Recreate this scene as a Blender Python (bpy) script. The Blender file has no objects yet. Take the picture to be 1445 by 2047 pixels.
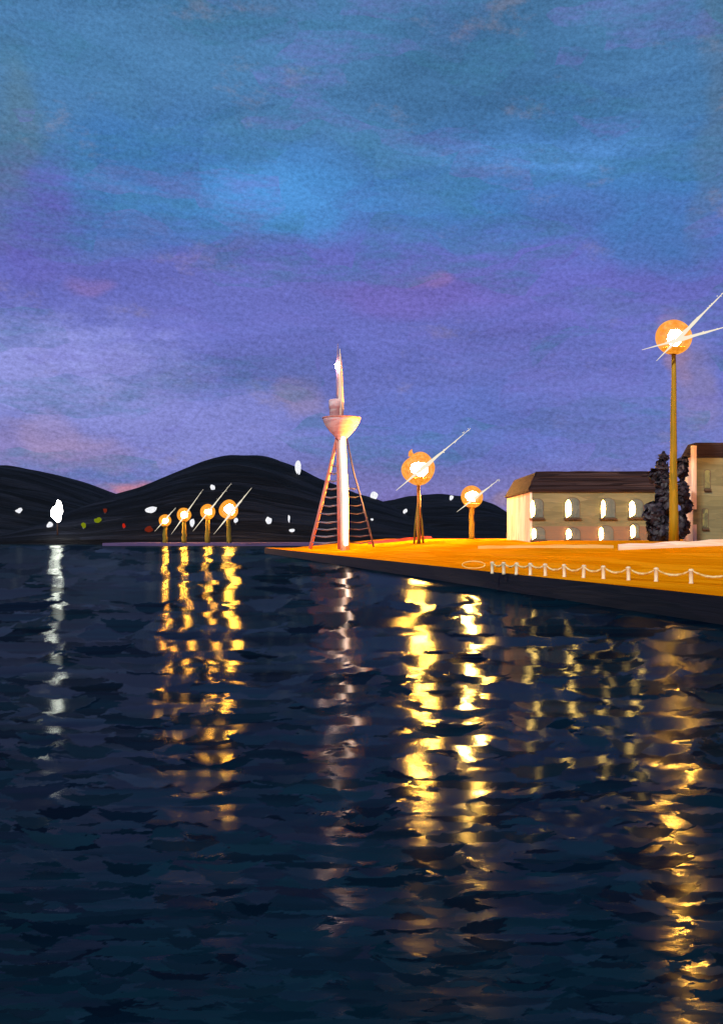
import bpy, bmesh, math, random
import numpy as np
from mathutils import Vector, Matrix
random.seed(7)
R = math.radians
SC = bpy.context.scene
COL = SC.collection
F, CX, HY, EYE = 2000.0, 722.0, 1072.0, 5.0      # focal length, centre and horizon (photograph pixels), eye height (m)

# ------------------------------------------------------------------ camera
cam_d = bpy.data.cameras.new('camera')
cam = bpy.data.objects.new('camera', cam_d); COL.objects.link(cam)
cam.location = (0, 0, EYE); cam.rotation_euler = (R(90), 0, 0)
cam_d.sensor_fit = 'VERTICAL'; cam_d.sensor_height = 24.0
cam_d.lens = 24.0 * F / 2047.0
cam_d.shift_y = (HY - 1023.5) / 2047.0
cam_d.clip_start = 0.1; cam_d.clip_end = 20000
SC.camera = cam

# ------------------------------------------------------------------ view, sun
SC.view_settings.view_transform = 'Standard'; SC.view_settings.look = 'None'
SC.view_settings.exposure = 0.0; SC.view_settings.gamma = 1.0
SC.render.engine = 'CYCLES'
SC.cycles.max_bounces = 6; SC.cycles.transparent_max_bounces = 12
SC.cycles.use_denoising = True
sun_d = bpy.data.lights.new('sun', 'SUN'); sun_d.energy = 3.0; sun_d.angle = R(3); sun_d.color = (1, .95, .87)
sun = bpy.data.objects.new('sun', sun_d); COL.objects.link(sun)
SUN_EL, SUN_AZ = 34, 208          # behind the viewer, from the left
d = Vector((math.sin(R(SUN_AZ))*math.cos(R(SUN_EL)), math.cos(R(SUN_AZ))*math.cos(R(SUN_EL)), math.sin(R(SUN_EL))))
sun.rotation_euler = (-d).to_track_quat('-Z', 'Y').to_euler()

# ------------------------------------------------------------------ node helpers
def lin(r, g, b):
    return tuple((c/255/12.92 if c/255 <= .04045 else ((c/255+.055)/1.055)**2.4) for c in (r, g, b)) + (1.0,)

class NT:
    def __init__(s, tree):
        s.t = tree; s.n = tree.nodes; s.l = tree.links
    def new(s, kind, **kw):
        n = s.n.new(kind)
        for k, v in kw.items(): setattr(n, k, v)
        return n
    def put(s, sock, v):
        if isinstance(v, bpy.types.NodeSocket): s.l.new(v, sock)
        elif v is not None: sock.default_value = v
    def math(s, op, a, b=None, c=None, clamp=False):
        n = s.new('ShaderNodeMath', operation=op, use_clamp=clamp)
        for i, v in enumerate((a, b, c)): s.put(n.inputs[i], v)
        return n.outputs[0]
    def vmath(s, op, a, b=None):
        n = s.new('ShaderNodeVectorMath', operation=op)
        s.put(n.inputs[0], a)
        if b is not None: s.put(n.inputs[1], b)
        return n.outputs['Value'] if op in ('LENGTH', 'DISTANCE', 'DOT_PRODUCT') else n.outputs[0]
    def mix(s, fac, a, b, blend='MIX'):
        n = s.new('ShaderNodeMix', data_type='RGBA', blend_type=blend)
        s.put(n.inputs[0], fac); s.put(n.inputs[6], a); s.put(n.inputs[7], b)
        return n.outputs[2]
    def ramp(s, fac, stops, interp='LINEAR'):
        n = s.new('ShaderNodeValToRGB'); n.color_ramp.interpolation = interp
        e = n.color_ramp.elements
        while len(e) < len(stops): e.new(0.5)
        for i, (p, c) in enumerate(stops):
            e[i].position = p; e[i].color = c if len(c) == 4 else tuple(c)+(1,)
        s.put(n.inputs[0], fac)
        return n.outputs[0]
    def noise(s, vec, scale, detail=3, rough=.55, dist=0, out='Fac'):
        n = s.new('ShaderNodeTexNoise'); s.put(n.inputs['Vector'], vec)
        n.inputs['Scale'].default_value = scale; n.inputs['Detail'].default_value = detail
        n.inputs['Roughness'].default_value = rough; n.inputs['Distortion'].default_value = dist
        return n.outputs[out]
    def voro(s, vec, scale, rnd=1.0):
        n = s.new('ShaderNodeTexVoronoi'); s.put(n.inputs['Vector'], vec)
        n.inputs['Scale'].default_value = scale; n.inputs['Randomness'].default_value = rnd
        return n
    def mapping(s, vec, loc=(0, 0, 0), rot=(0, 0, 0), scale=(1, 1, 1)):
        n = s.new('ShaderNodeMapping'); s.put(n.inputs[0], vec)
        n.inputs['Location'].default_value = loc; n.inputs['Rotation'].default_value = rot; n.inputs['Scale'].default_value = scale
        return n.outputs[0]
    def rng(s, v, a, b, c=0.0, d=1.0, smooth=True):
        n = s.new('ShaderNodeMapRange', interpolation_type='SMOOTHSTEP' if smooth else 'LINEAR')
        s.put(n.inputs[0], v)
        for i, q in enumerate((a, b, c, d)): n.inputs[i+1].default_value = q
        return n.outputs[0]

# ------------------------------------------------------------------ world: dusk sky in loose painted clouds
def make_world():
    w = bpy.data.worlds.new('World'); SC.world = w; w.use_nodes = True
    t = NT(w.node_tree); w.node_tree.nodes.clear()
    out = t.new('ShaderNodeOutputWorld'); bg = t.new('ShaderNodeBackground')
    t.l.new(bg.outputs[0], out.inputs[0])
    g = t.new('ShaderNodeTexCoord').outputs['Generated']
    sep = t.new('ShaderNodeSeparateXYZ'); t.l.new(g, sep.inputs[0])
    el = t.math('MULTIPLY', t.math('ARCSINE', sep.outputs[2]), 180/math.pi)
    az = t.math('MULTIPLY', t.math('ARCTAN2', sep.outputs[0], sep.outputs[1]), 180/math.pi)
    cmb = t.new('ShaderNodeCombineXYZ'); t.l.new(az, cmb.inputs[0]); t.l.new(el, cmb.inputs[1])
    p = cmb.outputs[0]                                   # degrees (azimuth, elevation)
    # warp, then broad brush cells
    wv = t.noise(p, .10, 3, .6, out='Color')
    pw = t.vmath('ADD', p, t.vmath('MULTIPLY', t.vmath('SUBTRACT', wv, (.5, .5, .5)), (7, 5, 0)))
    cloud = t.noise(t.mapping(pw, scale=(.55, 1.2, 1)), .13, 4, .55)
    v1 = t.voro(t.mapping(pw, rot=(0, 0, R(14)), scale=(.10, .34, 1)), 1.0)
    v2 = t.voro(t.mapping(pw, rot=(0, 0, R(-28)), scale=(.16, .45, 1)), 1.0)
    c1 = t.new('ShaderNodeSeparateColor'); t.l.new(v1.outputs['Color'], c1.inputs[0])
    c2 = t.new('ShaderNodeSeparateColor'); t.l.new(v2.outputs['Color'], c2.inputs[0])
    r1 = t.math('SUBTRACT', c1.outputs[0], .5); r2 = t.math('SUBTRACT', c2.outputs[1], .5)
    e2 = t.math('ADD', el, t.math('MULTIPLY', t.math('SUBTRACT', cloud, .5), 11))
    e2 = t.math('ADD', e2, t.math('MULTIPLY', r1, 1.6))
    e2 = t.math('ADD', e2, t.math('MULTIPLY', r2, 1.3))
    fac = t.math('DIVIDE', e2, 32.0, clamp=True)
    base = t.ramp(fac, [(0.0, lin(126, 118, 178)), (.14, lin(112, 120, 190)), (.30, lin(102, 112, 188)), (.40, lin(104, 110, 188)),
                        (.47, lin(98, 106, 186)), (.53, lin(82, 114, 184)), (.60, lin(70, 122, 184)), (.70, lin(74, 122, 172)),
                        (.82, lin(74, 122, 168)), (.92, lin(74, 118, 160)), (1.0, lin(70, 112, 152))])
    edge = t.math('MULTIPLY', t.math('SUBTRACT', t.noise(t.mapping(p, rot=(0, 0, R(20)), scale=(.5, 1.5, 1)), .8, 5, .7), .5), .9)
    def blob(px, py, sx, sy, rot=0):
        a0 = math.degrees(math.atan2(px-CX, F)); e0 = math.degrees(math.atan2(HY-py, math.hypot(F, px-CX)))
        q = t.mapping(t.vmath('SUBTRACT', pw, (a0+0.0, e0+0.0, 0)), rot=(0, 0, R(rot)), scale=(1/sx, 1/sy, 0))
        return t.rng(t.math('ADD', t.vmath('LENGTH', q), edge), .38, 1.12, 1, 0)
    c = base
    for px, py, sx, sy, rot, col, k in [
            (90, 750, 9.5, 3.6, 8, (144, 149, 217), .9), (330, 860, 9, 3, -6, (134, 138, 208), .75),
            (560, 400, 6.5, 2.3, 0, (76, 142, 206), .75), (1060, 300, 8, 1.1, 4, (88, 144, 210), .7),
            (240, 260, 4, 1.6, -25, (62, 116, 178), .6), (980, 120, 9, 4, 10, (54, 96, 136), .5),
            (60, 430, 3.5, 4.2, 40, (98, 94, 178), .8), (1180, 600, 9, 3, -8, (102, 104, 186), .6),
            (820, 590, 6, 1.6, 22, (118, 98, 182), .5), (940, 850, 8, 2.6, 12, (92, 116, 192), .6),
            (1320, 460, 6, 2.4, 10, (66, 118, 178), .6), (10, 300, 1.5, 6, 0, (92, 116, 116), .4), (1430, 180, 1.2, 9, 0, (96, 110, 122), .3),
            (1370, 760, 1.6, 3.4, -10, (132, 122, 166), .6), (30, 900, 5, 1.6, 0, (138, 126, 178), .7), (200, 905, 3, 1.2, 20, (142, 126, 172), .6),
            (280, 975, 2.8, .6, 14, (196, 130, 150), .9), (590, 800, 1.6, 1.2, 70, (150, 132, 160), .5), (1340, 690, 1.0, 2.2, -14, (160, 126, 150), .5), (870, 555, 1.0, .6, 30, (140, 112, 170), .6), (170, 590, 1.4, .6, -25, (136, 112, 176), .6), (1000, 990, 1.2, .6, 0, (170, 140, 150), .5), (130, 870, 2.6, 1.4, 60, (160, 140, 180), .5), (700, 1010, 8, 1.0, 0, (120, 112, 180), .6)]:
        c = t.mix(t.math('MULTIPLY', blob(px, py, sx, sy, rot), k), c, lin(*col))
    # warm underpaint showing through in thin patches
    op = t.rng(t.noise(t.mapping(p, rot=(0, 0, R(35)), scale=(.5, 1, 1)), .34, 6, .7), .56, .70)
    c = t.mix(t.math('MULTIPLY', op, .32), c, lin(148, 132, 138))
    v3 = t.new('ShaderNodeSeparateColor'); t.l.new(t.voro(t.mapping(pw, rot=(0, 0, R(22)), scale=(.13, .42, 1)), 1.0).outputs['Color'], v3.inputs[0])
    v4 = t.new('ShaderNodeSeparateColor'); t.l.new(t.voro(t.mapping(pw, rot=(0, 0, R(-40)), scale=(.2, .5, 1)), 1.0).outputs['Color'], v4.inputs[0])
    soft = t.rng(t.noise(t.mapping(p, rot=(0, 0, R(20)), scale=(.4, 1.6, 1)), .9, 5, .7), .35, .65)
    c = t.mix(t.math('MULTIPLY', t.math('MULTIPLY', t.rng(v3.outputs[0], .60, .75), soft), .42), c, lin(62, 118, 150))
    c = t.mix(t.math('MULTIPLY', t.math('MULTIPLY', t.rng(v4.outputs[1], .68, .8), soft), .36), c, lin(112, 108, 188))
    # bristle streaks and canvas tooth
    pv = t.vmath('ADD', p, t.vmath('MULTIPLY', t.vmath('SUBTRACT', t.noise(p, .22, 2, .5, out='Color'), (.5, .5, .5)), (2, 1.6, 0)))
    bris = t.noise(t.mapping(pv, rot=(0, 0, R(9)), scale=(.22, 2.6, 1)), 1.7, 5, .7)
    bris2 = t.noise(t.mapping(pv, rot=(0, 0, R(-34)), scale=(.25, 2.6, 1)), 1.7, 5, .7)
    grain = t.noise(t.mapping(p, rot=(0, 0, R(25)), scale=(.8, 1.15, 1)), 4.6, 4, .75)
    k = t.math('ADD', t.math('MULTIPLY', t.math('SUBTRACT', bris, .5), .26), t.math('MULTIPLY', t.math('SUBTRACT', bris2, .5), .26))
    k = t.math('ADD', k, t.math('MULTIPLY', t.math('SUBTRACT', grain, .5), 1.35))
    k = t.math('ADD', k, t.math('ADD', t.math('MULTIPLY', r1, .10), t.math('MULTIPLY', r2, .10)))
    wide = t.noise(t.mapping(pv, rot=(0, 0, R(24)), scale=(.2, 1.2, 1)), .40, 4, .6)
    wide2 = t.noise(t.mapping(pv, rot=(0, 0, R(-42)), scale=(.22, 1.2, 1)), .40, 4, .6)
    k = t.math('ADD', k, t.math('ADD', t.math('MULTIPLY', t.math('SUBTRACT', wide, .5), .36), t.math('MULTIPLY', t.math('SUBTRACT', wide2, .5), .42)))
    k = t.math('ADD', k, 1.04)
    c = t.vmath('SCALE', c); c.node.inputs[3].default_value = 1; t.l.new(k, c.node.inputs[3])
    t.l.new(c, bg.inputs[0]); bg.inputs[1].default_value = 1.0
make_world()

# ------------------------------------------------------------------ materials
MATS = {}
def brush_mat(name, cols, scale=1.0, stretch=(.2, 1, 1), rot=0, rough=.75, bump=.35, bristle=6.0, coord='Object', warp=.35, dist=.05, spec=.25):
    """paint laid in loose strokes: cells of slightly different colour, bristle ridges as bump"""
    m = bpy.data.materials.new(name); m.use_nodes = True
    t = NT(m.node_tree); m.node_tree.nodes.clear()
    out = t.new('ShaderNodeOutputMaterial'); bs = t.new('ShaderNodeBsdfPrincipled'); t.l.new(bs.outputs[0], out.inputs[0])
    p = t.new('ShaderNodeTexCoord').outputs[coord]
    p = t.mapping(p, rot=(0, 0, 0) if coord == 'Object' else (0, 0, R(rot)), scale=tuple(scale*q for q in stretch))
    pw = t.vmath('ADD', p, t.vmath('SCALE', t.vmath('SUBTRACT', t.noise(p, .8, 2, out='Color'), (.5, .5, .5))))
    pw.node.inputs[3].default_value = warp
    vc = t.new('ShaderNodeSeparateColor'); t.l.new(t.voro(pw, 1.3).outputs['Color'], vc.inputs[0])
    br = t.noise(t.mapping(pw, scale=(.5, bristle, bristle)), 1.0, 4, .6)
    f = t.math('ADD', t.math('MULTIPLY', vc.outputs[0], .55), t.math('MULTIPLY', t.noise(pw, .7, 3), .5))
    f = t.math('ADD', f, t.math('MULTIPLY', t.math('SUBTRACT', br, .5), .5), clamp=True)
    n = len(cols)
    c = t.ramp(f, [(.15+.7*i/max(1, n-1), lin(*q)) for i, q in enumerate(cols)])
    t.l.new(c, bs.inputs['Base Color'])
    bs.inputs['Roughness'].default_value = rough
    bs.inputs['Specular IOR Level'].default_value = spec
    b = t.new('ShaderNodeBump'); b.inputs['Strength'].default_value = bump; b.inputs['Distance'].default_value = dist
    t.l.new(t.math('ADD', br, t.math('MULTIPLY', vc.outputs[1], .4)), b.inputs['Height']); t.l.new(b.outputs[0], bs.inputs['Normal'])
    MATS[name] = m
    return m

def glow_mat(name, col, strength, var=None, vs=1.0):
    m = bpy.data.materials.new(name); m.use_nodes = True
    t = NT(m.node_tree); m.node_tree.nodes.clear()
    out = t.new('ShaderNodeOutputMaterial'); em = t.new('ShaderNodeEmission'); t.l.new(em.outputs[0], out.inputs[0])
    em.inputs[0].default_value = col if len(col) == 4 else tuple(col)+(1,); em.inputs[1].default_value = strength
    if var:
        p = t.new('ShaderNodeTexCoord').outputs['Object']
        t.l.new(t.mix(t.rng(t.noise(p, vs, 3), .38, .62), em.inputs[0].default_value[:], tuple(var)+(1,)), em.inputs[0])
    MATS[name] = m
    return m

def shell_mat():
    m = bpy.data.materials.new('amber_glass'); m.use_nodes = True
    t = NT(m.node_tree); m.node_tree.nodes.clear()
    out = t.new('ShaderNodeOutputMaterial'); em = t.new('ShaderNodeEmission'); tr = t.new('ShaderNodeBsdfTransparent'); mx = t.new('ShaderNodeMixShader')
    p = t.new('ShaderNodeTexCoord').outputs['Object']
    nz = t.noise(t.mapping(p, scale=(1, 1, 1)), 1.3, 4, .6)
    t.l.new(t.ramp(nz, [(.3, lin(206, 122, 24)), (.5, lin(226, 140, 38)), (.7, lin(240, 176, 84))]), em.inputs[0])
    em.inputs[1].default_value = 1.5
    t.l.new(t.rng(t.noise(p, 2.2, 3), .3, .7, .6, .85), mx.inputs[0])
    t.l.new(tr.outputs[0], mx.inputs[1]); t.l.new(em.outputs[0], mx.inputs[2]); t.l.new(mx.outputs[0], out.inputs[0])
    MATS['amber_glass'] = m
def peach_mat():
    m = bpy.data.materials.new('peach_glow'); m.use_nodes = True
    t = NT(m.node_tree); m.node_tree.nodes.clear()
    out = t.new('ShaderNodeOutputMaterial'); em = t.new('ShaderNodeEmission'); tr = t.new('ShaderNodeBsdfTransparent'); mx = t.new('ShaderNodeMixShader')
    em.inputs[0].default_value = lin(255, 214, 158); em.inputs[1].default_value = 1.0
    p = t.new('ShaderNodeTexCoord').outputs['Object']
    t.l.new(t.rng(t.noise(p, 1.8, 3), .35, .65, .25, .75), mx.inputs[0])
    t.l.new(tr.outputs[0], mx.inputs[1]); t.l.new(em.outputs[0], mx.inputs[2]); t.l.new(mx.outputs[0], out.inputs[0])
    MATS['peach_glow'] = m
shell_mat(); peach_mat()
glow_mat('lamp_core', (1.0, .46, .07), 10000, (1.0, .33, .03), .8)
glow_mat('short_lamp_core', (1.0, .53, .11), 34000, (1.0, .36, .04), .8)
glow_mat('pointed_lamp_core', (1.0, .47, .07), 14000, (1.0, .33, .03), .8)
glow_mat('far_core', (1.0, .46, .05), 3600, (1.0, .34, .03), .4)
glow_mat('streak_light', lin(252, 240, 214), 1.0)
glow_mat('white_light', (.80, .82, .90), 1.0, (1, 1, 1), 1.0)
glow_mat('bright_white_light', (1.0, .93, .88), 28)
glow_mat('beacon_light', (1.0, .58, .50), 160)
glow_mat('tower_added_glow', (1.0, .68, .60), 22, (1.0, .54, .46), 1.2)
glow_mat('green_light', lin(128, 140, 20), .8)
glow_mat('red_light', lin(200, 40, 22), .8)
glow_mat('dim_red_light', lin(120, 40, 24), .8)
glow_mat('window_light', (1.0, .56, .14), 70)
M = MATS
brush_mat('hill_paint', [(9, 10, 14), (22, 25, 33), (6, 7, 11), (36, 40, 52), (13, 14, 19)], 1, (3, 22, 1), 0, .8, 1.0, 4.5, 'UV', .5, 14.0, .08)
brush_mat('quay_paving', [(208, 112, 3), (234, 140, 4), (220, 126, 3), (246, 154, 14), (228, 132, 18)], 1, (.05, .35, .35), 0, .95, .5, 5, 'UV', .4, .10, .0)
brush_mat('quay_wall', [(20, 18, 22), (26, 24, 28), (16, 18, 20), (38, 34, 34)], 1, (.08, 1.5, 1.5), 0, .6, .5, 5, 'UV', .4, .1, .2)
brush_mat('lavender_stone', [(70, 58, 96), (84, 70, 110), (60, 50, 84), (96, 66, 88)], .05, (.4, 1, 4), 0, .8, .3)
brush_mat('shore_earth', [(36, 30, 30), (66, 46, 34), (30, 28, 34)], .05, (.4, 1, 4), 0, .8, .3)
brush_mat('cream_paint', [(212, 196, 176), (222, 208, 190), (200, 172, 156)], .5, (2.5, 2.5, .15), 0, .6, .5, 4)
brush_mat('pink_paint', [(196, 118, 104), (206, 140, 126), (180, 92, 80), (212, 164, 152)], .5, (2, 2, .2), 0, .6, .4, 4)
brush_mat('lilac_paint', [(120, 108, 150), (150, 130, 160), (96, 90, 120)], .5, (2, 2, .2), 0, .6, .3)
brush_mat('dark_lilac_paint', [(46, 46, 74), (62, 60, 92), (36, 36, 56)], .5, (2, 2, .2), 0, .6, .3)
brush_mat('slate_metal', [(92, 98, 116), (120, 122, 138), (74, 80, 98)], .6, (.3, 1, 1), 0, .5, .3)
brush_mat('bowl_paint', [(206, 166, 166), (216, 192, 192), (196, 144, 146), (224, 208, 206)], .5, (.6, .6, 2.5), 0, .6, .4, 3)
brush_mat('ochre_pole', [(176, 132, 8), (190, 140, 10), (140, 116, 18), (200, 148, 16)], .6, (3, 3, .2), 0, .6, .4, 3)
brush_mat('olive_pole', [(96, 90, 22), (120, 106, 24), (84, 78, 24), (132, 116, 30)], .6, (3, 3, .2), 0, .6, .4, 3)
brush_mat('brown_metal', [(150, 100, 40), (176, 124, 50), (120, 84, 40)], 1, (3, 3, .3), 0, .6, .4, 3)
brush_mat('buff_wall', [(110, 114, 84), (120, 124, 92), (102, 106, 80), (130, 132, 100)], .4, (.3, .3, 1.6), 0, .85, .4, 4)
brush_mat('lit_wall_white', [(226, 210, 196), (250, 240, 224), (206, 184, 172), (244, 232, 206)], .5, (1.2, .6, .12), 0, .85, .4, 4)  # light on the left house faces, put into a whiter wall colour
brush_mat('mauve_plinth', [(118, 104, 84), (126, 110, 90), (110, 96, 82)], .4, (.3, .3, 1.6), 0, .85, .4, 4)
brush_mat('dark_roof', [(36, 30, 33), (50, 42, 46), (28, 24, 28), (64, 54, 56)], .5, (.12, .5, 2.4), 0, .9, .7, 3, 'Object', .5, .15, .05)
brush_mat('teal_glass', [(92, 108, 102), (106, 120, 112), (80, 96, 94)], 1.0, (1, 1, .5), 0, .35, .3)
brush_mat('green_glass', [(70, 78, 62), (92, 98, 76), (150, 158, 96)], .6, (1, 1, .5), 0, .35, .3)
brush_mat('frame_paint', [(86, 76, 64), (104, 92, 74), (70, 62, 58)], 1.0, (1, 1, 1), 0, .7, .3)
brush_mat('shaded_sill_stone', [(64, 54, 46), (84, 72, 56), (48, 42, 42)], 1.0, (.5, 1, 1), 0, .7, .3)
brush_mat('leaf_dark', [(34, 28, 34), (48, 40, 48), (28, 26, 32), (66, 58, 68)], .8, (1, 1, 1), 0, .55, .5, 4, 'Object', .5, .1, .4)
brush_mat('bark', [(44, 36, 32), (58, 46, 40)], 1, (3, 3, .4), 0, .8, .4)
brush_mat('post_paint', [(236, 210, 160), (244, 226, 186), (226, 190, 120)], 2, (2, 2, .5), 0, .6, .4, 3)
brush_mat('chain_paint', [(236, 196, 110), (246, 222, 160), (222, 168, 70)], 2, (1, 1, 1), 0, .6, .4, 3)
brush_mat('cream_wall_paint', [(250, 226, 186), (240, 204, 160), (255, 240, 214), (214, 176, 158)], .4, (.12, .12, 2.2), 0, .8, .5, 4)
brush_mat('yellow_kerb_paint', [(250, 190, 84), (255, 214, 124), (244, 170, 50)], .4, (.12, .12, 2.2), 0, .8, .5, 4)
brush_mat('brick_red', [(120, 40, 50), (150, 60, 70), (96, 36, 56)], .4, (.2, .2, 2), 0, .8, .4)

# ------------------------------------------------------------------ mesh helpers
class MB:
    def __init__(s): s.v = []; s.f = []; s.mi = []
    def add(s, vs, fs, mi=0):
        o = len(s.v); s.v += [tuple(q) for q in vs]; s.f += [tuple(i+o for i in f) for f in fs]; s.mi += [mi]*len(fs)
    def box(s, x0, x1, y0, y1, z0, z1, mi=0):
        s.add([(x0, y0, z0), (x1, y0, z0), (x1, y1, z0), (x0, y1, z0), (x0, y0, z1), (x1, y0, z1), (x1, y1, z1), (x0, y1, z1)],
              [(3, 2, 1, 0), (4, 5, 6, 7), (0, 1, 5, 4), (1, 2, 6, 5), (2, 3, 7, 6), (3, 0, 4, 7)], mi)
    def tube(s, pts, rad, n=8, mi=0, jit=0):
        pts = [Vector(p) for p in pts]; rings = []
        for i, p in enumerate(pts):
            a = pts[min(i+1, len(pts)-1)] - pts[max(i-1, 0)]; a.normalize()
            u = a.cross(Vector((0, 1, 0)) if abs(a.y) < .9 else Vector((1, 0, 0))); u.normalize(); w = a.cross(u)
            r = rad[i] if isinstance(rad, (list, tuple)) else rad
            rings.append([p + (u*math.cos(2*math.pi*k/n) + w*math.sin(2*math.pi*k/n))*r*(1+random.uniform(-jit, jit)) for k in range(n)])
        vs = [q for rg in rings for q in rg]; fs = []
        for i in range(len(pts)-1):
            for k in range(n):
                fs.append((i*n+k, i*n+(k+1) % n, (i+1)*n+(k+1) % n, (i+1)*n+k))
        fs += [tuple(range(n))[::-1], tuple(range((len(pts)-1)*n, len(pts)*n))]
        s.add(vs, fs, mi)
    def lathe(s, prof, n=20, c=(0, 0, 0), mi=0):
        vs = []; fs = []
        for r, z in prof:
            for k in range(n): vs.append((c[0]+r*math.cos(2*math.pi*k/n), c[1]+r*math.sin(2*math.pi*k/n), c[2]+z))
        for i in range(len(prof)-1):
            for k in range(n): fs.append((i*n+k, i*n+(k+1) % n, (i+1)*n+(k+1) % n, (i+1)*n+k))
        fs += [tuple(range(n))[::-1], tuple(range((len(prof)-1)*n, len(prof)*n))]
        s.add(vs, fs, mi)
    def blob(s, c, r, sub=2, jit=.12, sc=(1, 1, 1), mi=0, seed=0):
        b = bmesh.new(); bmesh.ops.create_icosphere(b, subdivisions=sub, radius=1)
        rs = random.Random(seed)
        ph = [(rs.uniform(0, 6.3), Vector((rs.uniform(-1, 1), rs.uniform(-1, 1), rs.uniform(-1, 1)))*rs.uniform(2, 5)) for _ in range(5)]
        vs = []
        for v in b.verts:
            k = 1+jit*sum(math.sin(p+w.dot(v.co)) for p, w in ph)/2.2
            vs.append((c[0]+v.co.x*r*k*sc[0], c[1]+v.co.y*r*k*sc[1], c[2]+v.co.z*r*k*sc[2]))
        s.add(vs, [tuple(v.index for v in f.verts) for f in b.faces], mi); b.free()
    def build(s, name, mats, parent=None, smooth=False, loc=None):
        me = bpy.data.meshes.new(name); me.from_pydata(s.v, [], s.f)
        for m in (mats if isinstance(mats, (list, tuple)) else [mats]): me.materials.append(m)
        me.polygons.foreach_set('material_index', s.mi)
        if smooth: me.polygons.foreach_set('use_smooth', [True]*len(me.polygons))
        me.update()
        o = bpy.data.objects.new(name, me); COL.objects.link(o)
        if parent: o.parent = parent
        if loc: o.location = loc
        return o
def tag(o, label=None, cat=None, group=None, kind=None):
    if label: o['label'] = label
    if cat: o['category'] = cat
    if group: o['group'] = group
    if kind: o['kind'] = kind
    return o
def thing(name, loc, label, cat, group=None):
    o = bpy.data.objects.new(name, None); COL.objects.link(o); o.location = loc; o.empty_display_size = .5
    return tag(o, label, cat, group)
def X_at(px, D): return (px-CX)/F*D
def Z_at(py, D): return EYE + (HY-py)/F*D

# ------------------------------------------------------------------ the quay (structure)
QZ = 1.6
def front_x(D): return 20.4 - .205*(D-57)
def ground_z(x, D):
    s = (x - front_x(D))*.98
    if s <= 9: return QZ
    return QZ + min(1, (s-9)/29.0)*2.65
def make_quay():
    Ds = list(np.concatenate([np.linspace(20, 120, 51), np.linspace(123, 296, 60)]))
    ss = [0, 1.5, 3, 5, 7, 9, 12, 16, 20, 24, 28, 33, 38, 50, 70, 100, 150, 230]
    vs, fs, uv = [], [], []
    n = len(ss)
    for D in Ds:
        for s in ss:
            DD = D + s*.35 if D > 200 else D + s*.35*max(0, (D-120)/80)
            x = front_x(D) + s/.98 + (front_x(DD)-front_x(D))
            wob = .10*math.sin(D*.21+s)*math.sin(s*.4) if 0 < s else 0
            vs.append((x, DD, ground_z(x, DD) + wob*.4)); uv.append((D, s))
    for i in range(len(Ds)-1):
        for k in range(n-1): fs.append((i*n+k, i*n+k+1, (i+1)*n+k+1, (i+1)*n+k))
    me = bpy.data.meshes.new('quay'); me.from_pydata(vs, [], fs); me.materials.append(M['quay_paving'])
    u = me.uv_layers.new(name='UVMap')
    for lp in me.loops: u.data[lp.index].uv = uv[lp.vertex_index]
    me.polygons.foreach_set('use_smooth', [True]*len(me.polygons)); me.update()
    o = bpy.data.objects.new('quay', me); COL.objects.link(o); tag(o, kind='structure')
    # dark wall down into the water, along the front and round the tip
    edge = [vs[i*n] for i in range(len(Ds))] + [vs[(len(Ds)-1)*n+k] for k in range(1, n)]
    wv, wf, wu = [], [], []
    L = 0
    for i, (x, y, z) in enumerate(edge):
        if i: L += math.dist(edge[i-1], edge[i])
        wv += [(x, y, z-.02), (x-.25, y, -2.0)]; wu += [(L, 0), (L, 1.6)]
    for i in range(len(edge)-1): wf.append((2*i, 2*i+1, 2*i+3, 2*i+2))
    me = bpy.data.meshes.new('quay_wall'); me.from_pydata(wv, [], wf); me.materials.append(M['quay_wall'])
    u = me.uv_layers.new(name='UVMap')
    for lp in me.loops: u.data[lp.index].uv = wu[lp.vertex_index]
    me.update()
    o = bpy.data.objects.new('quay_wall', me); COL.objects.link(o); tag(o, kind='structure')
make_quay()

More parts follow.
